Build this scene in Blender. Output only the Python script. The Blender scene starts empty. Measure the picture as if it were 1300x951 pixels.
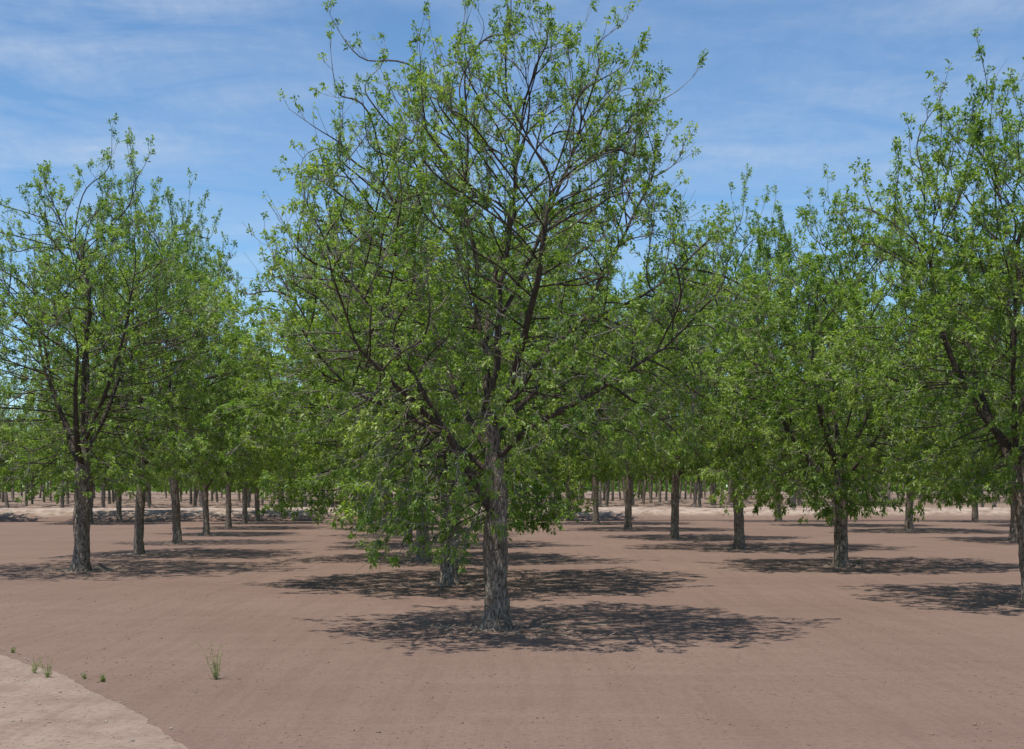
import bpy, math, random, time
import numpy as np
from mathutils import Vector, noise
T0=time.time()
scene=bpy.context.scene
col=scene.collection
CAM_H=2.0
KY=1.428

# ---------------------------------------------------------------- helpers
def nrm(a):
    return a/np.maximum(np.linalg.norm(a,axis=-1,keepdims=True),1e-9)

def make_mesh(name,verts,faces,mats,matidx=None,attrs=None,smooth=None):
    verts=np.asarray(verts,dtype=np.float32); faces=np.asarray(faces,dtype=np.int32)
    me=bpy.data.meshes.new(name)
    me.vertices.add(len(verts)); me.vertices.foreach_set('co',verts.ravel())
    n=faces.shape[1]
    me.loops.add(faces.size); me.loops.foreach_set('vertex_index',faces.ravel())
    me.polygons.add(len(faces)); me.polygons.foreach_set('loop_start',np.arange(0,faces.size,n,dtype=np.int32))
    for m in mats: me.materials.append(m)
    if matidx is not None: me.polygons.foreach_set('material_index',np.asarray(matidx,dtype=np.int32))
    if smooth is not None: me.polygons.foreach_set('use_smooth',np.asarray(smooth,dtype=bool))
    me.update(calc_edges=True)
    if attrs:
        for k,v in attrs.items():
            a=me.attributes.new(k,'FLOAT','POINT'); a.data.foreach_set('value',np.asarray(v,dtype=np.float32))
    return me

def add_obj(name,data,parent=None,**props):
    o=bpy.data.objects.new(name,data); col.objects.link(o)
    if parent: o.parent=parent
    for k,v in props.items(): o[k]=v
    return o

class NT:
    def __init__(s,tree): s.t=tree
    def n(s,typ,**kw):
        nd=s.t.nodes.new(typ)
        for k,v in kw.items():
            if k=='ins':
                for i,x in v.items(): nd.inputs[i].default_value=x
            else: setattr(nd,k,v)
        return nd
    def l(s,a,b): s.t.links.new(a,b)
    def ramp(s,src,stops,interp='LINEAR'):
        r=s.n('ShaderNodeValToRGB'); r.color_ramp.interpolation=interp
        e=r.color_ramp.elements
        while len(e)<len(stops): e.new(0.5)
        for i,(p,c) in enumerate(stops):
            e[i].position=p; e[i].color=(c,c,c,1) if isinstance(c,(int,float)) else (*c,1)
        s.l(src,r.inputs[0]); return r.outputs[0]
    def mix(s,f,a,b,mode='MIX'):
        m=s.n('ShaderNodeMix',data_type='RGBA',blend_type=mode)
        for sock,v in ((m.inputs[0],f),(m.inputs[6],a),(m.inputs[7],b)):
            if hasattr(v,'links'): s.l(v,sock)
            elif isinstance(v,(int,float)): sock.default_value=v if sock==m.inputs[0] else (v,v,v,1)
            else: sock.default_value=(*v,1)
        return m.outputs[2]
    def math(s,op,a,b=0.0,clamp=False):
        m=s.n('ShaderNodeMath',operation=op,use_clamp=clamp)
        for sock,v in ((m.inputs[0],a),(m.inputs[1],b)):
            if hasattr(v,'links'): s.l(v,sock)
            else: sock.default_value=v
        return m.outputs[0]
    def noise(s,vec,scale,detail=4,rough=.55,dist=0):
        t=s.n('ShaderNodeTexNoise',ins={'Scale':scale,'Detail':detail,'Roughness':rough,'Distortion':dist})
        s.l(vec,t.inputs['Vector']); return t.outputs[0]
    def mapping(s,vec,scale=(1,1,1),rot=(0,0,0),loc=(0,0,0)):
        m=s.n('ShaderNodeMapping'); m.inputs['Scale'].default_value=scale; m.inputs['Rotation'].default_value=rot; m.inputs['Location'].default_value=loc
        s.l(vec,m.inputs['Vector']); return m.outputs[0]

def new_mat(name):
    m=bpy.data.materials.new(name); m.use_nodes=True
    m.node_tree.nodes.clear()
    k=NT(m.node_tree); out=k.n('ShaderNodeOutputMaterial')
    return m,k,out

def principled(k,out,color,rough=.9,normal=None,spec=.2):
    p=k.n('ShaderNodeBsdfPrincipled')
    if hasattr(color,'links'): k.l(color,p.inputs['Base Color'])
    else: p.inputs['Base Color'].default_value=(*color,1)
    p.inputs['Roughness'].default_value=rough
    p.inputs['Specular IOR Level'].default_value=spec
    if normal is not None: k.l(normal,p.inputs['Normal'])
    k.l(p.outputs[0],out.inputs[0]); return p

# ---------------------------------------------------------------- materials
def bark_material():
    m,k,out=new_mat('pecan_bark')
    tc=k.n('ShaderNodeTexCoord').outputs['Object']
    v=k.mapping(tc,scale=(1,1,.42))
    fiss=k.noise(v,22,6,.72,.9)
    vor=k.n('ShaderNodeTexVoronoi',feature='DISTANCE_TO_EDGE',ins={'Scale':17.0,'Randomness':1.0}); k.l(k.mapping(tc,scale=(1,1,.38)),vor.inputs['Vector'])
    crack=k.ramp(vor.outputs['Distance'],[(.0,0.0),(.14,1.0)])
    patch=k.noise(k.mapping(tc,scale=(1,1,.7)),6.0,4,.6)
    c=k.ramp(fiss,[(.34,(.07,.05,.038)),(.44,(.23,.175,.135)),(.56,(.42,.345,.27)),(.70,(.58,.50,.41))])
    c=k.mix(k.ramp(patch,[(.48,0.0),(.62,.55)]),c,k.mix(k.ramp(fiss,[(.4,0.0),(.6,1.0)]),(.065,.047,.036),(.25,.19,.145)))
    c=k.mix(k.math('MULTIPLY',k.math('SUBTRACT',1.0,crack),.55),c,(.055,.041,.033))
    at=k.n('ShaderNodeAttribute',attribute_name='rad').outputs['Fac']
    thin=k.ramp(at,[(.0055,1.0),(.010,.0)])
    thin2=k.ramp(at,[(.07,1.0),(.12,.0)])
    c=k.mix(k.math('MULTIPLY',thin2,.9),c,k.mix(fiss,(.03,.023,.018),(.15,.12,.095)))
    c=k.mix(thin,c,(.35,.32,.27))
    h=k.math('ADD',fiss,k.math('MULTIPLY',crack,.35))
    b=k.n('ShaderNodeBump',ins={'Strength':1.0,'Distance':.035}); k.l(h,b.inputs['Height'])
    principled(k,out,c,.95,b.outputs[0],.1)
    return m
def leaf_material(name,dark,mid,light):
    m,k,out=new_mat(name)
    at=k.n('ShaderNodeAttribute',attribute_name='tint').outputs['Fac']
    c=k.ramp(at,[(0,dark),(.5,mid),(1,light)])
    p=k.n('ShaderNodeBsdfPrincipled',ins={'Roughness':.48,'Specular IOR Level':.45}); k.l(c,p.inputs['Base Color'])
    t=k.n('ShaderNodeBsdfTranslucent'); k.l(k.mix(1.0,c,(1.4,1.5,.55),'MULTIPLY'),t.inputs[0])
    mx=k.n('ShaderNodeMixShader',ins={0:.42}); k.l(p.outputs[0],mx.inputs[1]); k.l(t.outputs[0],mx.inputs[2])
    k.l(mx.outputs[0],out.inputs[0]); return m
BARK=bark_material()
LEAF=leaf_material('pecan_leaf',(.085,.155,.024),(.175,.275,.045),(.35,.44,.11))
WEED=leaf_material('weed_leaf',(.14,.17,.07),(.22,.26,.12),(.34,.37,.19))

def soil_material(name,pale=False):
    m,k,out=new_mat(name)
    geo=k.n('ShaderNodeNewGeometry').outputs['Position']
    big=k.noise(geo,.16,4,.6)
    med=k.noise(geo,1.3,5,.62)
    fine=k.noise(geo,14,6,.7)
    grit=k.noise(geo,70,3,.7)
    rot=math.atan2(1.1,6.5*KY)
    lines=k.noise(k.mapping(geo,scale=(2.2,.12,1),rot=(0,0,-rot)),1.6,4,.65,.3)
    lines2=k.noise(k.mapping(geo,scale=(.10,1.6,1),rot=(0,0,.12)),1.4,5,.65,.4)
    if not pale:
        c=k.mix(k.ramp(big,[(.35,0.0),(.65,1.0)]),(.190,.125,.097),(.224,.152,.119))
        c=k.mix(k.ramp(med,[(.35,.0),(.7,.35)]),c,(.158,.102,.079))
    else:
        c=k.mix(k.ramp(big,[(.35,0.0),(.65,1.0)]),(.29,.215,.168),(.35,.27,.215))
        c=k.mix(k.ramp(med,[(.38,.0),(.62,.7)]),c,(.225,.155,.12))
    c=k.mix(k.ramp(fine,[(.38,.38),(.5,.0)]),c,(.115,.074,.057))
    c=k.mix(k.ramp(grit,[(.54,.0),(.70,.35)]),c,(.31,.225,.18))
    c=k.mix(k.ramp(lines,[(.42,.18),(.52,.0)]),c,(.135,.086,.066))
    c=k.mix(k.ramp(lines2,[(.5,.0),(.66,.12)]),c,(.27,.19,.15))
    sep=k.n('ShaderNodeSeparateXYZ'); k.l(geo,sep.inputs[0])
    hi=k.ramp(sep.outputs[2],[(.10,0.0),(.34,.9)])
    c=k.mix(hi,c,k.mix(k.ramp(med,[(.38,0.0),(.60,1.0)]),(.23,.165,.125),(.42,.33,.26)))
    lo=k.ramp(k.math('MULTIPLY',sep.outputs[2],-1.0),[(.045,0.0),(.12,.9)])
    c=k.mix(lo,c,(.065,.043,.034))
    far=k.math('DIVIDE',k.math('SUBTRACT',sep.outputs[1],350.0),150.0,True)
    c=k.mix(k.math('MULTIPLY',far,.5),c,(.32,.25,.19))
    h=k.math('ADD',k.math('MULTIPLY',fine,.35),k.math('MULTIPLY',med,1.0))
    h=k.math('ADD',h,k.math('MULTIPLY',lines,.6))
    h=k.math('ADD',h,k.math('MULTIPLY',grit,.1))
    b=k.n('ShaderNodeBump',ins={'Strength':.8,'Distance':.06}); k.l(h,b.inputs['Height'])
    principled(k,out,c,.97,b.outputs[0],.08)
    return m
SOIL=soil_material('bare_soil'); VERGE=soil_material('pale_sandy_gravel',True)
def simple_mat(name,a,b,scale=9):
    m,k,out=new_mat(name)
    geo=k.n('ShaderNodeNewGeometry').outputs['Position']
    principled(k,out,k.mix(k.noise(geo,scale,3),a,b),.95,None,.1); return m
CLOD=simple_mat('clod_soil',(.15,.098,.075),(.28,.195,.15),6)
STICK=simple_mat('dead_wood',(.14,.11,.08),(.38,.32,.25),5)
PEBBLE=simple_mat('pebble',(.20,.155,.125),(.42,.36,.30),8)

# ---------------------------------------------------------------- ground
def height(x,y):
    if y>700: return 0.0
    h=.035*noise.noise(Vector((x*.22,y*.22,3)))+.014*noise.noise(Vector((x*.9,y*.9,7)))
    yb=91+.06*x+.9*noise.noise(Vector((x*.05,1,0)))
    d=y-yb
    w=1.9+.4*noise.noise(Vector((x*.09,5,0)))
    amp=.55+.16*noise.noise(Vector((x*.10,9,0)))+.08*noise.noise(Vector((x*.8,9,0)))
    h+=amp*math.exp(-(abs(d)/w)**2)
    h-=.26*math.exp(-((d+4.6)/2.0)**2)
    h-=.34*math.exp(-((d-5)/2.6)**2)
    h+=(.50+.10*noise.noise(Vector((x*.3,4,0))))*math.exp(-((d-12.0)/1.8)**2)
    h-=.22*math.exp(-((d-17)/2.0)**2)
    if y>113 and y<330:
        f=math.sin((y-.05*x-113)*2*math.pi/15)
        h+=.24*max(0,f)**4-.24*max(0,-f)**2
    return h
def axis(segs):
    out=[]
    for a,b,st in segs: out+=list(np.arange(a,b,st))
    return np.array(out+[segs[-1][1]])
xs=axis([(-4000,-800,400),(-800,-160,60),(-160,-45,4),(-45,45,.5),(45,160,4),(160,800,60),(800,4000,400)])
ys=axis([(-400,-20,40),(-20,6,3),(6,40,.4),(40,82,.8),(82,114,.4),(114,240,1.0),(240,330,2),(330,800,50),(800,5000,400)])
gv=[(x,y,height(x,y)) for y in ys for x in xs]
nx=len(xs); I=np.arange(len(ys)-1)[:,None]*nx+np.arange(nx-1)[None,:]; I=I.ravel()
gf=np.stack([I,I+1,I+1+nx,I+nx],1)
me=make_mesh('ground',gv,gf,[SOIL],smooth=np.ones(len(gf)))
add_obj('ground',me,kind='structure',label='bare reddish brown orchard soil with low earth banks')

p0=np.array([-12.6,27.1]); p1=np.array([2.8,3.7]); dirv=(p1-p0)/np.linalg.norm(p1-p0); perp=np.array([dirv[1],-dirv[0]])
if perp[0]>0: perp=-perp
BEND=.02
L=np.linalg.norm(p1-p0); rows=int(L/.12); tv=[];W=10
for i in range(rows+1):
    s=i*.12
    edge=.14*noise.noise(Vector((s*.45,0,2)))+.06*noise.noise(Vector((s*3.1,0,4)))+.04*noise.noise(Vector((s*11,0,4)))
    edge+=.1+BEND*max(0,s-13.5)**1.6
    for j in range(W+1):
        f=j/W
        off=edge*(1-f)+f*(4.6+edge) if j else edge
        q=p0+dirv*s+perp*off
        z=height(q[0],q[1])+(.003 if j==0 else .018+.012*noise.noise(Vector((q[0]*1.2,q[1]*1.2,0))))
        tv.append((q[0],q[1],z))
I=(np.arange(rows)[:,None]*(W+1)+np.arange(W)[None,:]).ravel()
tf=np.stack([I,I+1,I+W+2,I+W+1],1)
me=make_mesh('dirt_track',tv,tf,[VERGE],smooth=np.ones(len(tf)))
add_obj('dirt_track',me,kind='structure',label='pale sandy gravel track beside the orchard soil')

# ---------------------------------------------------------------- trees
class Tree:
    def __init__(s): s.pos=[];s.par=[]
    def add(s,p,par): s.pos.append(np.array(p,float)); s.par.append(par); return len(s.pos)-1
    def poly(s,pts,start,step=.16,wob=.03,rg=None):
        P=[s.pos[start]]+[np.array(p,float) for p in pts]
        ids=[start]; cur=start
        n=len(P)
        for i in range(n-1):
            a=P[max(i-1,0)];b=P[i];c=P[i+1];d=P[min(i+2,n-1)]
            m=max(1,int(round(np.linalg.norm(c-b)/step)))
            for j in range(1,m+1):
                t=j/m
                q=.5*((2*b)+(-a+c)*t+(2*a-5*b+4*c-d)*t*t+(-a+3*b-3*c+d)*t**3)
                q=q+rg.normal(0,wob,3)*np.array([1,1,.5])
                cur=s.add(q,cur); ids.append(cur)
        return ids

def colonize(tr,att,D,di,dk,rg,trop,maxit=140,cap=9000,inertia=.75):
    P=np.array(tr.pos); par=list(tr.par)
    att=att.copy()
    near=np.zeros(len(att),int); dist=np.full(len(att),1e9)
    def upd(newP,base):
        nonlocal near,dist
        for c in range(0,len(newP),400):
            q=newP[c:c+400]
            d=np.linalg.norm(att[:,None,:]-q[None],axis=2)
            j=d.argmin(1); dm=d[np.arange(len(att)),j]
            m=dm<dist
            near=np.where(m,j+base+c,near); dist=np.where(m,dm,dist)
    msk=P[:,2]>1.6
    Q=P.copy(); Q[~msk]=1e6
    upd(Q,0)
    dirs=nrm(P-P[np.maximum(np.array(par),0)]); nseed=len(P)
    for it in range(maxit):
        keep=dist>dk
        att=att[keep];near=near[keep];dist=dist[keep]
        a=dist<di
        if not a.any() or len(P)>cap: break
        idx=near[a]; v=nrm(att[a]-P[idx])
        u,inv=np.unique(idx,return_inverse=True)
        s=np.zeros((len(u),3)); np.add.at(s,inv,v)
        pd=dirs[u]
        rad=P[u].copy(); rad[:,2]=0; rad=nrm(rad)*.30
        w=np.where(u>=nseed,inertia,.35)[:,None]
        s=nrm(s)+pd*w+rad+rg.normal(0,.12,(len(u),3))+trop(P[u])
        nd=nrm(s)
        new=P[u]+D*nd
        ok=np.ones(len(new),bool)
        for c in range(0,len(new),200):
            d=((new[c:c+200,None,:]-P[None])**2).sum(2).min(1)
            ok[c:c+200]=d>(.55*D)**2
        new=new[ok];pu=u[ok];nd=nd[ok]
        if len(new)==0: break
        base=len(P)
        P=np.vstack([P,new]); dirs=np.vstack([dirs,nd]); par+=list(pu)
        upd(new,base)
    return P,np.array(par)

def tree_meshes(name,tr,att,rg,D,di,dk,trop,R,rtip=.0035,tuft=2,leaf=.085,nleaf=8,spur_p=.9,spur_len=(.12,.42),dens=lambda z:1.0,cap=9000,sides=(12,6,3),bare=.12,droopz=3.0,flare=.5,extra=.9,topshoot=1.0,inertia=.75):
    P,par=colonize(tr,att,D,di,dk,rg,trop,cap=cap,inertia=inertia)
    zmax=P[:,2].max(); haskid=np.zeros(len(P),bool); haskid[par[1:]]=True
    cand=np.where((~haskid)&(P[:,2]>zmax*.5))[0]
    cand=cand[rg.random(len(cand))<.25]
    addP=[];addpar=[];base=len(P)
    for q in cand:
        ln=rg.uniform(.25,1.05)*topshoot; m=max(2,int(ln/D)); o=P[q]*np.array([1,1,0]); o=o/max(np.linalg.norm(o),.1)
        d=nrm(P[q]-P[par[q]]+np.array([0,0,rg.uniform(.3,1.5)])+o*rg.uniform(0,.6)+rg.normal(0,.25,3))
        prev=q; pp=P[q].copy()
        for _ in range(m):
            pp=pp+d*D; d=nrm(d+rg.normal(0,.07,3)+np.array([0,0,.05])); addP.append(pp.copy()); addpar.append(prev); prev=base+len(addP)-1
    if addP: P=np.vstack([P,np.array(addP)]); par=np.concatenate([par,np.array(addpar)])
    N=len(P); kids=[[] for _ in range(N)]
    for i in range(1,N): kids[par[i]].append(i)
    tips=np.zeros(N)
    for i in range(N-1,-1,-1):
        if not kids[i]: tips[i]=1
        if i>0: tips[par[i]]+=tips[i]
    p=math.log(max(tips[0],3))/math.log(R/rtip)
    rad=rtip*tips**(1/p)
    ln=np.zeros(N)
    for i in range(N-1,0,-1): ln[par[i]]=max(ln[par[i]],ln[i]+D)
    rad=np.maximum(rad,rtip+.0013*np.minimum(ln/D,8))
    chains=[];stack=[(0,None)]
    while stack:
        st,pr=stack.pop()
        ch=[] if pr is None else [pr]
        ch.append(st); cur=st
        while kids[cur]:
            ks=sorted(kids[cur],key=lambda q:-tips[q])
            for q in ks[1:]: stack.append((q,cur))
            cur=ks[0]; ch.append(cur)
        chains.append(ch)
    TV=[];TF=[];TR=[];CV=[];CF=[];CR=[];nT=0;nC=0
    for ci,ch in enumerate(chains):
        pts=P[ch].copy(); rr=rad[ch].copy()
        if ci>0: rr[0]=min(rr[0],rr[1]*1.15)
        if ci>0 and len(pts)>3:
            for _ in range(2):
                sm=pts.copy(); sm[1:-1]=.25*pts[:-2]+.5*pts[1:-1]+.25*pts[2:]; pts=sm
            P[ch[1:]]=pts[1:]
        big=rr[1]
        ns=sides[0] if big>.06 else (sides[1] if big>.016 else sides[2])
        t=np.zeros_like(pts); t[1:-1]=pts[2:]-pts[:-2]; t[0]=pts[1]-pts[0]; t[-1]=pts[-1]-pts[-2]; t=nrm(t)
        a=np.array([1.0,.13,.07]); 
        if abs(t[0]@a)>.9: a=np.array([0,1.0,.1])
        ang=np.arange(ns)*2*math.pi/ns
        V=[]
        for i in range(len(pts)):
            a=a-t[i]*(a@t[i]); a/=max(np.linalg.norm(a),1e-6); b=np.cross(t[i],a)
            r=np.full(ns,rr[i])
            if ns==sides[0] and ns>5:
                z=pts[i][2]
                fl=flare*math.exp(-max(z,0)/.16) if ci==0 else 0
                for q in range(ns):
                    cx,cy=math.cos(ang[q]),math.sin(ang[q])
                    r[q]*=1+.18*noise.noise(Vector((cx*1.6+ci*3,cy*1.6,z*2.2)))+.11*noise.noise(Vector((cx*5,cy*5,z*6)))+fl*(.8+.5*math.sin(ang[q]*4+1.3+ci))
            V.append(pts[i]+r[:,None]*(np.cos(ang)[:,None]*a+np.sin(ang)[:,None]*b))
        V=np.concatenate(V); k=np.arange(ns); kk=(k+1)%ns
        base=(np.arange(len(pts)-1)*ns)[:,None]
        F=np.stack([base+k,base+kk,base+kk+ns,base+k+ns],2).reshape(-1,4)
        R_=np.repeat(rr,ns)
        if big>.022: TV.append(V);TF.append(F+nT);TR.append(R_);nT+=len(V)
        else: CV.append(V);CF.append(F+nC);CR.append(R_);nC+=len(V)
    trunk=make_mesh(name+'_trunk',np.concatenate(TV),np.concatenate(TF),[BARK],attrs={'rad':np.concatenate(TR)},smooth=np.ones(sum(len(f) for f in TF)))
    idx=np.array([i for i in range(1,N) if rad[i]<.013 and P[i][2]>.9])
    idx=np.concatenate([idx,idx[rg.random(len(idx))<extra]])
    pr=np.array([dens(P[i][2]) for i in idx])*spur_p
    tipb=np.array([len(kids[i])==0 for i in idx])
    idx=idx[(rg.random(len(idx))<pr)|tipb]
    bd=nrm(P[idx]-P[par[idx]])
    out=P[idx].copy(); out[:,2]=0; out=nrm(out)
    zz=P[idx][:,2]
    up=np.zeros_like(bd); up[:,2]=np.clip((zz-droopz)/2.5,-.7,.85)
    sd=nrm(bd*.75+rg.normal(0,.45,bd.shape)+out*.25+up)
    lv=rg.random(len(idx))>bare*np.interp(zz,[2,5,7],[1.25,1.0,.5])
    sl=rg.uniform(spur_len[0],spur_len[1],len(idx))*np.where(lv,1,1.5)
    A=P[idx]; B=A+sd*(sl*.5)[:,None]; sd2=nrm(sd+rg.normal(0,.15,sd.shape)+up*.25); C=B+sd2*(sl*.5)[:,None]
    ref=nrm(np.cross(sd,np.array([.3,.5,.81]))); ref2=np.cross(sd,ref)
    V=[]
    r0=rtip*1.15
    for pt,r in ((A,r0),(B,r0*.8),(C,r0*.5)):
        for q in range(3):
            an=q*2*math.pi/3; V.append(pt+(ref*math.cos(an)+ref2*math.sin(an))*r)
    M=len(idx); V=np.stack(V,1).reshape(-1,3)
    fb=[]
    for s in (0,3):
        for q in range(3): fb.append([s+q,s+(q+1)%3,s+3+(q+1)%3,s+3+q])
    F=(np.arange(M)[:,None,None]*9+np.array(fb)[None]).reshape(-1,4)
    CV.append(V);CF.append(F+nC);CR.append(np.full(len(V),rtip));nC+=len(V)
    ntw=sum(len(f) for f in CF)
    cen=[];dr=[]
    for q in range(tuft):
        f=1-q*(.75/tuft)*rg.random(M)
        pt=np.where((f>.5)[:,None],B+(C-B)*((f-.5)*2)[:,None],A+(B-A)*(f*2)[:,None])
        m=lv&((q==0)|(rg.random(M)<.8))
        cen.append(pt[m]); dr.append(sd2[m])
    cen=np.concatenate(cen);dr=np.concatenate(dr)
    K=len(cen); c=np.repeat(cen,nleaf,0); d0=np.repeat(dr,nleaf,0)
    tt=np.repeat(rg.normal(0,.16,K),nleaf)
    d=nrm(d0*.55+rg.normal(0,.62,d0.shape)+np.array([0,0,-.12]))
    nn=nrm(rg.normal(0,.6,d.shape)+np.array([-.1,-.25,1.0])); sdv=nrm(np.cross(d,nn))
    Ll=leaf*rg.uniform(.5,1.35,len(c)); Wl=Ll*rg.uniform(.16,.25,len(c))
    b0=c+d*(Ll*.12)[:,None]+rg.normal(0,leaf*.3,c.shape)
    mid=b0+d*(Ll*.5)[:,None]; tip=b0+d*Ll[:,None]+np.array([0,0,-1.0])*(Ll*.22)[:,None]
    LV=np.stack([b0,mid+sdv*Wl[:,None],tip,mid-sdv*Wl[:,None]],1).reshape(-1,3)
    LF=np.arange(len(c)*4).reshape(-1,4)
    cl=np.array([noise.noise(Vector((float(x)*.9,float(y)*.9,float(z)*.9))) for x,y,z in cen])
    tint=np.clip(.48+np.repeat(cl,nleaf)*.55+tt+rg.normal(0,.14,len(c)),0,1)
    allV=np.concatenate(CV+[LV]); allF=np.concatenate(CF+[LF+nC])
    mi=np.concatenate([np.zeros(ntw),np.ones(len(LF))])
    ra=np.concatenate(CR+[np.zeros(len(LV))]); ti=np.concatenate([np.zeros(nC),np.repeat(tint,4)])
    crown=make_mesh(name+'_crown',allV,allF,[BARK,LEAF],mi,{'rad':ra,'tint':ti})
    return trunk,crown
def envelope(prof,n,rg,seed,clump=.5,inner=.35,lobe=.45,gap=.62,shift=None):
    zs=[p[0] for p in prof]; rs=[p[1] for p in prof]
    out=[]
    while len(out)<n:
        z=rg.uniform(zs[0],zs[-1]); rm=np.interp(z,zs,rs); a=rg.uniform(0,2*math.pi)
        if rg.random()>(rm/max(rs))**2*1.0+.04: continue
        rm*=1+lobe*noise.noise(Vector((math.cos(a)*1.6+seed,math.sin(a)*1.6,z*.6)))*1.3
        f=math.sqrt(rg.random())
        if f<inner and rg.random()<.6: continue
        x=math.cos(a)*rm*f; y=math.sin(a)*rm*f
        if noise.noise(Vector((x*gap+seed,y*gap,z*gap)))<-clump*rg.random()-.02: continue
        if shift: x+=shift(z)
        out.append((x,y,z))
    return np.array(out)

def trop_fn(zlow,zhi,H):
    def f(P):
        r=np.zeros_like(P)
        r[:,2]=np.interp(P[:,2],[0,zlow,zhi,H],[-.30,-.18,.38,.95]); return r
    return f

def hero():
    rg=np.random.default_rng(11)
    t=Tree(); t.add((0,0,-.12),-1)
    tk=t.poly([(0,0,.25),(-.02,0,.7),(-.03,.02,1.2),(-.02,0,1.7),(-.05,0,2.2),(-.08,.02,2.7),(-.10,.03,3.2)],0,.1,.006,rg)
    def at(z): return min(tk,key=lambda i:abs(t.pos[i][2]-z))
    top=tk[-1]
    a=t.poly([(-.16,.1,3.8),(-.32,.15,4.45),(-.30,.2,5.2),(-.48,.25,6.0),(-.42,.2,6.7),(-.45,.1,7.4)],top,.15,.016,rg)
    b=t.poly([(.02,-.05,4.0),(.04,-.15,4.8),(.2,-.1,5.6),(.24,-.05,6.4),(.30,0,7.0)],top,.15,.016,rg)
    t.poly([(.6,.1,5.5),(.9,.2,6.3),(1.1,.25,6.9)],b[7],.15,.016,rg)
    r=t.poly([(.30,.1,3.35),(.62,.2,3.85),(1.2,.35,4.35),(1.5,.5,5.05),(1.9,.6,5.8),(2.15,.6,6.4)],at(2.95),.15,.016,rg)
    t.poly([(1.8,.1,4.55),(2.4,-.1,4.9),(2.9,-.2,5.4)],r[int(len(r)*.48)],.15,.016,rg)
    l=t.poly([(-.25,-.15,1.95),(-.55,-.35,2.5),(-1.0,-.6,3.3),(-1.5,-.8,4.1),(-2.0,-.9,4.8)],at(1.5),.15,.016,rg)
    t.poly([(-1.3,-1.2,3.3),(-1.8,-1.7,3.8)],l[int(len(l)*.4)],.15,.016,rg)
    t.poly([(-.5,.2,3.1),(-.8,.5,3.9),(-1.15,.7,4.8),(-1.4,.8,5.7),(-1.65,.8,6.5)],at(2.4),.15,.016,rg)
    t.poly([(.2,-.5,3.4),(.4,-1.1,4.2),(.6,-1.6,5.1),(.7,-1.7,5.9)],at(2.8),.15,.016,rg)
    t.poly([(-.2,.8,3.8),(-.1,1.4,4.8),(.1,1.8,5.8),(.2,1.8,6.5)],at(3.0),.15,.016,rg)
    t.poly([(.4,-.4,2.75),(1.0,-.8,3.1),(1.7,-1.0,3.5),(2.3,-1.0,3.9)],at(2.3),.15,.016,rg)
    t.poly([(-.6,.3,2.6),(-1.3,.6,3.0),(-2.1,.8,3.4),(-2.6,.8,3.9)],at(2.1),.15,.016,rg)
    t.poly([(.1,.7,2.9),(.6,1.4,3.5),(1.1,2.0,4.1)],at(2.4),.15,.016,rg)
    pf=[(1.45,1.2),(1.9,1.8),(2.8,2.6),(4.0,3.0),(5.2,3.05),(6.1,2.85),(6.9,2.3),(7.5,1.7),(8.0,1.1),(8.35,.5)]
    A=envelope(pf,3500,rg,1.7,clump=.5,inner=.4,lobe=.42,gap=.7,shift=lambda z:float(np.interp(z,[4.5,6.3,7.3,8.3],[0,.28,.1,-.25])))
    m=~((A[:,2]<2.5)&(A[:,0]>.35)&(A[:,1]<1.0))
    A=A[m]
    e=np.stack([rg.uniform(-1.7,-.3,250),rg.uniform(-1.3,1.0,250),rg.uniform(1.15,2.7,250)],1)
    A=np.vstack([A,e])
    return tree_meshes('hero',t,A,rg,.14,1.4,.21,trop_fn(2.2,4.0,9),.165,rtip=.0036,tuft=3,leaf=.060,nleaf=10,
        dens=lambda z:float(np.interp(z,[1,3.5,5.0,7.0,8.6],[.85,.8,.68,.5,.4])),cap=12000,sides=(18,7,3),bare=.22,flare=.45,extra=.9,topshoot=.85)

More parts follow.
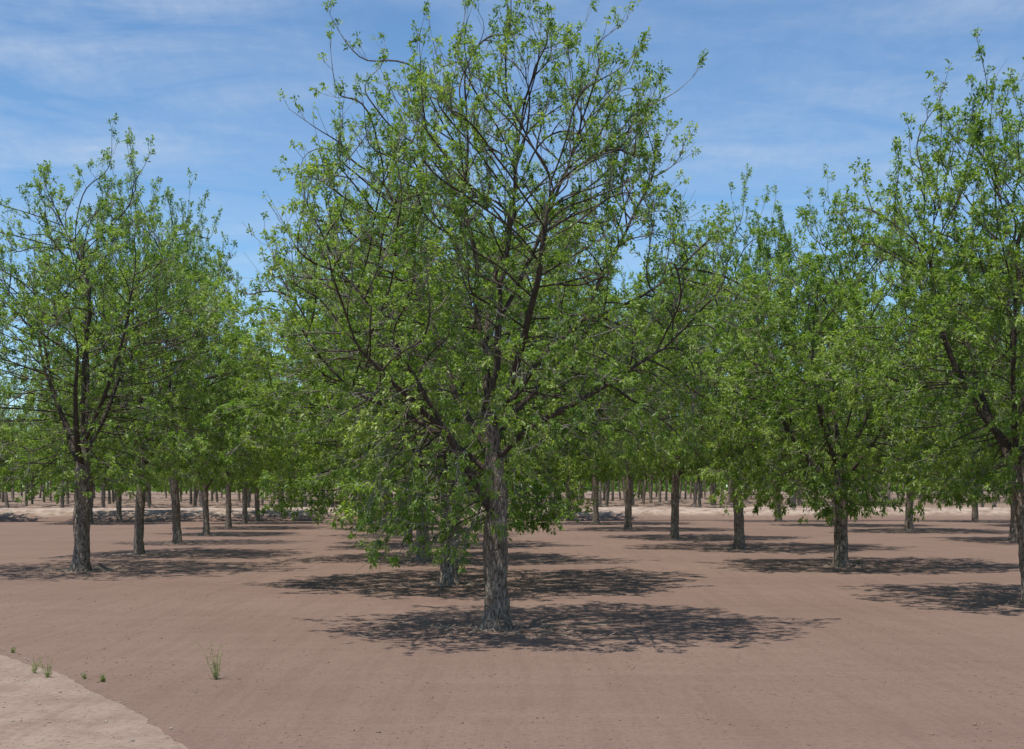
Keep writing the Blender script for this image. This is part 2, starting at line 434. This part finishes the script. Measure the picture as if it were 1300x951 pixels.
def generic(name,seed,H,prof,n,D,R,leaf,nleaf,tuft=2,fork=2.1,nl=6,lod=0,airy=0):
    rg=np.random.default_rng(seed)
    t=Tree(); t.add((0,0,-.12),-1)
    lx,ly=rg.normal(0,.14,2)
    tk=t.poly([(0,0,.25),(lx*.3,ly*.3,fork*.4),(lx*.7,ly*.7,fork*.75),(lx,ly,fork),(lx*1.3,ly*1.5,fork+.7)],0,.12 if lod==0 else .3,.008,rg)
    a0=rg.uniform(0,6.28)
    for i in range(nl):
        a=a0+i*2.4+rg.normal(0,.2)
        z0=fork-.5+1.1*i/nl
        s=min(tk,key=lambda q:abs(t.pos[q][2]-z0)); sp=t.pos[s]
        th=math.radians(rg.uniform(24,48)) if i>1 else math.radians(rg.uniform(46,60))
        Ln=(H-z0)*rg.uniform(.42,.6)
        pts=[]
        for q in (.15,.4,.7,1.0):
            tt=th*(1-.45*q); rr=Ln*q*math.sin(tt); pts.append((sp[0]+math.cos(a+.2*q)*rr,sp[1]+math.sin(a+.2*q)*rr,sp[2]+Ln*q*math.cos(tt)))
        t.poly(pts,s,D*1.05,.018,rg)
    t.poly([(rg.normal(0,.2),rg.normal(0,.2),fork+.3*(H-fork)),(rg.normal(0,.3),rg.normal(0,.3),fork+.55*(H-fork)),(rg.normal(0,.4),rg.normal(0,.4),fork+.75*(H-fork))],tk[-1],D*1.05,.018,rg)
    A=envelope(prof,n,rg,seed*1.37,clump=.42 if not airy else .5,inner=.35,lobe=.5)
    if lod==0:
        dd=[1,1,.75,.5] if not airy else [.6,.52,.45,.38]
        return tree_meshes(name,t,A,rg,D,1.8,D*1.4,trop_fn(2.2,4.2,H),R,rtip=.0042,tuft=tuft,leaf=leaf,nleaf=nleaf,sides=(12,6,3),bare=.10,
            dens=lambda z:float(np.interp(z,[1,H*.5,H*.75,H],dd)),extra=1.0,topshoot=1.15)
    return tree_meshes(name,t,A,rg,D,2.6,D*1.4,trop_fn(1.5,3.6,H),R,rtip=.008,tuft=tuft,leaf=leaf,nleaf=nleaf,sides=(7,4,3),bare=0,spur_len=(.2,.5),spur_p=1.0,extra=.6,droopz=2.4,topshoot=.6)

def prof(H,rm,zb=1.3):
    return [(zb,rm*.5),(zb+.5,rm*.75),(max(H*.3,zb+.8),rm*.93),(H*.45,rm),(H*.6,rm*.95),(H*.73,rm*.78),(H*.84,rm*.52),(H*.90,rm*.3),(H*.94,rm*.12)]
HERO=hero()
VAR=[generic('tall_a',21,10.0,prof(10.0,3.4,2.0),1900,.18,.18,.082,9,3,2.8,6,airy=1),
     generic('mid_b',33,9.0,prof(9.0,3.5,2.1),2800,.18,.155,.088,9,3,2.4,7),
     generic('mid_c',47,9.0,prof(9.0,3.3,2.2),2600,.18,.15,.088,9,3,2.3,6),
     generic('mid_d',58,8.6,prof(8.6,3.6,1.4),2800,.18,.165,.088,9,3,2.3,7),
     generic('broad_e',96,9.7,[(2.0,1.8),(2.7,2.8),(4,3.2),(5.5,3.4),(7.0,3.2),(7.9,2.6),(8.6,1.8),(9.0,1.0),(9.2,.4)],3000,.18,.18,.083,9,3,2.6,7,airy=0)]
FAR=[generic('far_a',71,9.5,prof(9.5,3.6,2.9),560,.42,.16,.22,9,2,2.9,6,1),
     generic('far_b',82,9.5,prof(9.5,3.7,3.0),560,.42,.16,.22,9,2,2.9,6,1)]

count=0
rd=random.Random(4)
def place(x,y,meshes,rot,s=1.0,sz=None,label=None):
    global count
    e=bpy.data.objects.new('pecan_tree',None); col.objects.link(e)
    e.empty_display_size=.5
    e.location=(x,y,height(x,y)); e.rotation_euler=(0,0,rot); e.scale=(s,s,sz or s)
    e['label']=label or 'pecan tree in fresh spring leaf on bare brown soil'
    e['category']='tree'; e['group']='pecan trees planted in orchard rows'
    add_obj('trunk',meshes[0],e); add_obj('crown',meshes[1],e)
    count+=1
    return e
bases=[]
place(-.20,19.8,HERO,0,1,1,'large open-crowned pecan tree with thick forked scaly trunk'); bases.append((-.2,19.8))
near=[
 (-10.2,23.6,0,.4,1.05,1.0,'tall pecan tree with slim straight pale trunk and airy crown'),
 (-10.9,29.1,1,1.1,.84,1.22,None),(-11.8,35.1,0,2.2,.80,1.12,None),(-12.7,41.4,2,.2,.80,.98,None),(-13.6,47.8,1,3.0,.84,.98,None),(-14.5,54,2,4.4,.86,1.0,None),(-15.4,60.3,1,5.0,.9,1.0,None),
 (-1.29,20.4,3,2.0,1.12,.94,None),(-2.4,26.9,2,.6,1.15,1.10,None),(-3.5,33.4,1,3.3,1.0,1.1,None),(-4.6,40,0,5.1,1.0,1.0,None),(-5.7,46.5,2,1.5,1.0,1.1,None),(-6.8,53,1,5.6,1.0,1.1,None),(-7.8,59.5,2,2.4,1.0,1.05,None),
 (9.0,17.2,4,0.6,.94,.94,'tall pecan tree with a dark trunk and dense leafy crown'),
 (8.2,24.8,3,1.0,1.0,1.06,'pecan tree with dark trunk and low dense bright foliage'),
 (7.3,32,1,4.1,1.02,1.22,None),(6.3,38.6,2,3.9,1.0,1.2,None),(5.4,46.3,1,.9,1.0,1.2,None),(4.5,53.5,1,2.9,1.0,1.2,None),(3.5,60.3,2,.3,1.0,1.2,None),
 (18.5,36.6,4,5.2,1.05,1.15,None),(17.7,44.4,1,.8,1.05,1.2,None),(16.5,51,2,4.0,1.05,1.2,None),(15.4,57.6,0,1.9,1.05,1.1,None),
 (19.6,29.6,1,3.7,1,1,None),
 (27.6,50.2,2,1.2,1.1,1.2,None),(26.5,57,1,2.1,1.1,1.2,None),
 (-22.9,54,2,3.3,1.0,1.1,None),(-23.8,60.3,1,5.9,1.0,1.1,None),
 (-32.0,58,2,.7,1,1,None)]
for x,y,v,r,s,sz,lb in near:
    y*=KY
    place(x,y,VAR[v],r,s,sz,lb); bases.append((x,y))
far=[]
for j in range(0,19):
    y0=118.5+j*8.6
    for i in range(-18,18):
        x=i*8.2+.21*(y0-117)-1.5+rd.uniform(-.4,.4); y=y0+rd.uniform(-.4,.4)
        if abs(x)/y<.40: far.append((x,y))
far.sort(key=lambda q:q[1]); far=far[:266]
for x,y in far:
    s=rd.uniform(.86,1.06)
    place(x,y,rd.choice(FAR),rd.uniform(0,6.28),s,s*rd.uniform(.92,1.04),'pecan tree in leaf standing beyond the earth bank')

rg=np.random.default_rng(9)
n=30000
u=rg.uniform(-260,260,n); yy=rg.uniform(300,400,n); zz=rg.random(n)**.8*7.5
zz=zz*(.8+.25*np.sin(u*.13)+.1*np.sin(u*.41))+.9
c=np.stack([u,yy,zz],1); d=nrm(rg.normal(0,1,c.shape)); s2=nrm(np.cross(d,rg.normal(0,1,c.shape))); Lq=rg.uniform(.5,1.3,n)[:,None]
V=np.stack([c-d*Lq,c+s2*Lq*.6,c+d*Lq,c-s2*Lq*.6],1).reshape(-1,3)
me=make_mesh('far_wood',V,np.arange(n*4).reshape(-1,4),[LEAF],attrs={'tint':np.repeat(rg.random(n)*.5,4)})
add_obj('distant_orchard',me,kind='stuff',label='far-off green orchard trees merging into one mass')

# ---------------------------------------------------------------- litter
def stones(name,pts,size,mat,label,flat=.6):
    rg=np.random.default_rng(len(pts)); n=len(pts)
    cube=np.array([[x,y,z] for z in (-1,1) for y in (-1,1) for x in (-1,1)],float)
    V=cube[None]*(1+rg.normal(0,.28,(n,8,3))); V[:,4:,:2]*=.6
    a=rg.uniform(0,6.28,n); ca,sa=np.cos(a)[:,None],np.sin(a)[:,None]
    X=V[:,:,0]*ca-V[:,:,1]*sa; Y=V[:,:,0]*sa+V[:,:,1]*ca
    S=size[:,None]
    V=np.stack([X*S,Y*S,V[:,:,2]*S*flat],2)+np.array(pts)[:,None,:]
    f=np.array([[0,2,3,1],[4,5,7,6],[0,1,5,4],[2,6,7,3],[0,4,6,2],[1,3,7,5]])
    F=(np.arange(n)[:,None,None]*8+f[None]).reshape(-1,4)
    me=make_mesh(name,V.reshape(-1,3),F,[mat]); add_obj(name,me,kind='stuff',label=label)
rg=np.random.default_rng(3)
pts=[];sz=[]
for _ in range(11000):
    y=8+36*rg.random()**1.5; x=rg.uniform(-.42,.42)*y
    if noise.noise(Vector((x*.5,y*.5,5)))<rg.uniform(-.4,.35): continue
    pts.append((x,y,height(x,y)+.002)); sz.append(.004+.015*rg.random()**4)
stones('soil_clods',pts,np.array(sz),CLOD,'small scattered clods of brown soil')
pts=[];sz=[]
for _ in range(5000):
    s=rg.uniform(0,L); off=rg.uniform(-.1,4)
    q=p0+dirv*s+perp*(off+.1+BEND*max(0,s-13.5)**1.6)
    pts.append((q[0],q[1],height(q[0],q[1])+(.02 if off>.3 else .006))); sz.append(.003+.011*rg.random()**4)
stones('gravel',pts,np.array(sz),PEBBLE,'pale gravel strewn over the sandy track')
V=[];F=[];k=0
for bi,(bx,by) in enumerate(bases[:30]):
    for _ in range(150 if bi<10 else 70):
        r=.22+abs(rg.normal(0,.6)); a=rg.uniform(0,6.28)
        x=bx+math.cos(a)*r*1.2; y=by+math.sin(a)*r*1.2; ln=rg.uniform(.04,.2); w=rg.uniform(.002,.005); b=rg.uniform(0,3.14)
        dx,dy=math.cos(b)*ln/2,math.sin(b)*ln/2; px,py=-math.sin(b)*w,math.cos(b)*w; z=height(x,y)+.006; up=rg.uniform(0,.05)
        V+=[(x-dx-px,y-dy-py,z),(x+dx-px,y+dy-py,z+up),(x+dx+px,y+dy+py,z+up),(x-dx+px,y-dy+py,z),(x-dx,y-dy,z+.008),(x+dx,y+dy,z+up+.008)]
        F+=[(k,k+1,k+5,k+4),(k+4,k+5,k+2,k+3)]; k+=6
me=make_mesh('fallen_twigs',V,F,[STICK]); add_obj('fallen_twigs',me,kind='stuff',label='pale fallen twigs and dry litter around the tree bases')

# ---------------------------------------------------------------- weeds
def weed_mesh(seed,h,n,leaf):
    rg=np.random.default_rng(seed); V=[];F=[];k=0;ti=[]
    def leafq(c,d,Lq,w):
        nonlocal k
        s=nrm(np.cross(d,rg.normal(0,1,3)+np.array([0,0,1.0])))
        V.extend([c,c+d*Lq*.5+s*w,c+d*Lq-np.array([0,0,Lq*.2]),c+d*Lq*.5-s*w]); F.append((k,k+1,k+2,k+3)); ti.extend([rg.random()]*4); k+=4
    for i in range(n):
        a=rg.uniform(0,6.28); ln=h*rg.uniform(.5,1); out=rg.uniform(.1,.55)
        P=[np.array([math.cos(a)*out*ln*t*.9+rg.normal(0,.006),math.sin(a)*out*ln*t*.9+rg.normal(0,.006),ln*t*(1-.15*out*t)-.01]) for t in np.linspace(0,1,7)]
        for j in range(6):
            w=.003*(1-j/8)
            for ax in (np.array([w,0,0]),np.array([0,w,0])):
                V.extend([P[j]-ax,P[j]+ax,P[j+1]+ax,P[j+1]-ax]); F.append((k,k+1,k+2,k+3)); ti.extend([.8]*4); k+=4
            for q in range(3):
                d=nrm(rg.normal(0,1,3)+np.array([0,0,.3])); leafq(P[j]+(P[j+1]-P[j])*rg.random(),d,leaf*rg.uniform(.5,1.2)*(1.3-.12*j),leaf*.10)
    return make_mesh('weed',V,F,[WEED],attrs={'tint':ti})
wm=[weed_mesh(1,.50,11,.05),weed_mesh(2,.24,7,.035),weed_mesh(3,.09,10,.03)]
weeds=[(-3.08,14.8,0),(-4.85,14.85,1),(-5.1,15.2,1),(-4.45,14.8,2),(-4.2,14.6,2),(-6.0,17.1,2),
       (8.8,37.2,2),(9.1,37.3,2),(13.4,24.6,2)]
for i,(x,y,v) in enumerate(weeds):
    o=add_obj('weed',wm[v]); o.location=(x,y,height(x,y)+.005); o.rotation_euler=(0,0,i*1.7); s=.85+.3*((i*37)%10)/10; o.scale=(s,s,s)
    o['label']='tall feathery green weed on the sandy verge' if v==0 else 'small green weed growing from bare soil'; o['category']='weed'; o['group']='weeds on the orchard ground'

# ---------------------------------------------------------------- light, sky, camera
sun_from=Vector((-.20,-.20,1)).normalized()
sd=bpy.data.lights.new('sun','SUN'); sd.energy=5.0; sd.angle=math.radians(.53); sd.color=(1,.96,.89)
so=bpy.data.objects.new('sun',sd); col.objects.link(so); so.rotation_euler=(-sun_from).to_track_quat('-Z','Y').to_euler(); so.location=(-10,-10,30)
w=bpy.data.worlds.new('World'); scene.world=w; w.use_nodes=True; w.node_tree.nodes.clear(); k=NT(w.node_tree)
out=k.n('ShaderNodeOutputWorld'); bg=k.n('ShaderNodeBackground'); bg.inputs[1].default_value=.138
sky=k.n('ShaderNodeTexSky',sky_type='NISHITA',sun_disc=False); sky.sun_elevation=math.asin(sun_from.z); sky.sun_rotation=math.atan2(sun_from.x,sun_from.y)
sky.air_density=1.0; sky.dust_density=.2; sky.ozone_density=2.2; sky.altitude=1300
skyc=k.mix(1.0,sky.outputs[0],(.80,1.0,1.10),'MULTIPLY')
tc=k.n('ShaderNodeTexCoord').outputs['Generated']
sep=k.n('ShaderNodeSeparateXYZ'); k.l(tc,sep.inputs[0])
zc=k.math('MAXIMUM',sep.outputs[2],.03); 
cx=k.math('DIVIDE',sep.outputs[0],k.math('ADD',zc,.12)); cy=k.math('DIVIDE',sep.outputs[1],k.math('ADD',zc,.12))
cmb=k.n('ShaderNodeCombineXYZ'); k.l(cx,cmb.inputs[0]); k.l(cy,cmb.inputs[1])
mask=k.noise(k.mapping(cmb.outputs[0],scale=(1.1,.7,1),loc=(4.2,.6,0)),1.0,2,.5)
wisp=k.noise(k.mapping(cmb.outputs[0],scale=(1.0,1.8,1),rot=(0,0,-.5)),2.3,7,.6,.45)
ripple=k.noise(k.mapping(cmb.outputs[0],scale=(16,6,1),rot=(0,0,.6)),2.2,5,.6,.4)
side=k.ramp(k.math('ADD',k.math('MULTIPLY',sep.outputs[0],-1.0),.5),[(.35,.75),(.62,1.0)])
hz=k.ramp(sep.outputs[2],[(.10,.15),(.24,1.0)])
f=k.math('MULTIPLY',k.ramp(mask,[(.30,0.35),(.54,1.0)]),k.ramp(wisp,[(.36,0.0),(.72,1.0)]))
f=k.math('MULTIPLY',f,k.math('ADD',k.math('MULTIPLY',ripple,.9),.3))
f=k.math('MULTIPLY',k.math('MULTIPLY',f,side),hz)
f=k.math('MULTIPLY',f,.62,True)
c=k.mix(f,skyc,(4.9,5.4,6.1))
k.l(c,bg.inputs[0]); k.l(bg.outputs[0],out.inputs[0])

cd=bpy.data.cameras.new('camera'); cam=bpy.data.objects.new('camera',cd); col.objects.link(cam)
cam.location=(0,0,CAM_H); cam.rotation_euler=(math.radians(90),0,0)
cd.lens=50; cd.sensor_width=36; cd.shift_y=142.5/1300; cd.clip_end=12000; cd.clip_start=.1
scene.camera=cam
scene.view_settings.view_transform='Standard'; scene.view_settings.look='None'; scene.view_settings.exposure=0
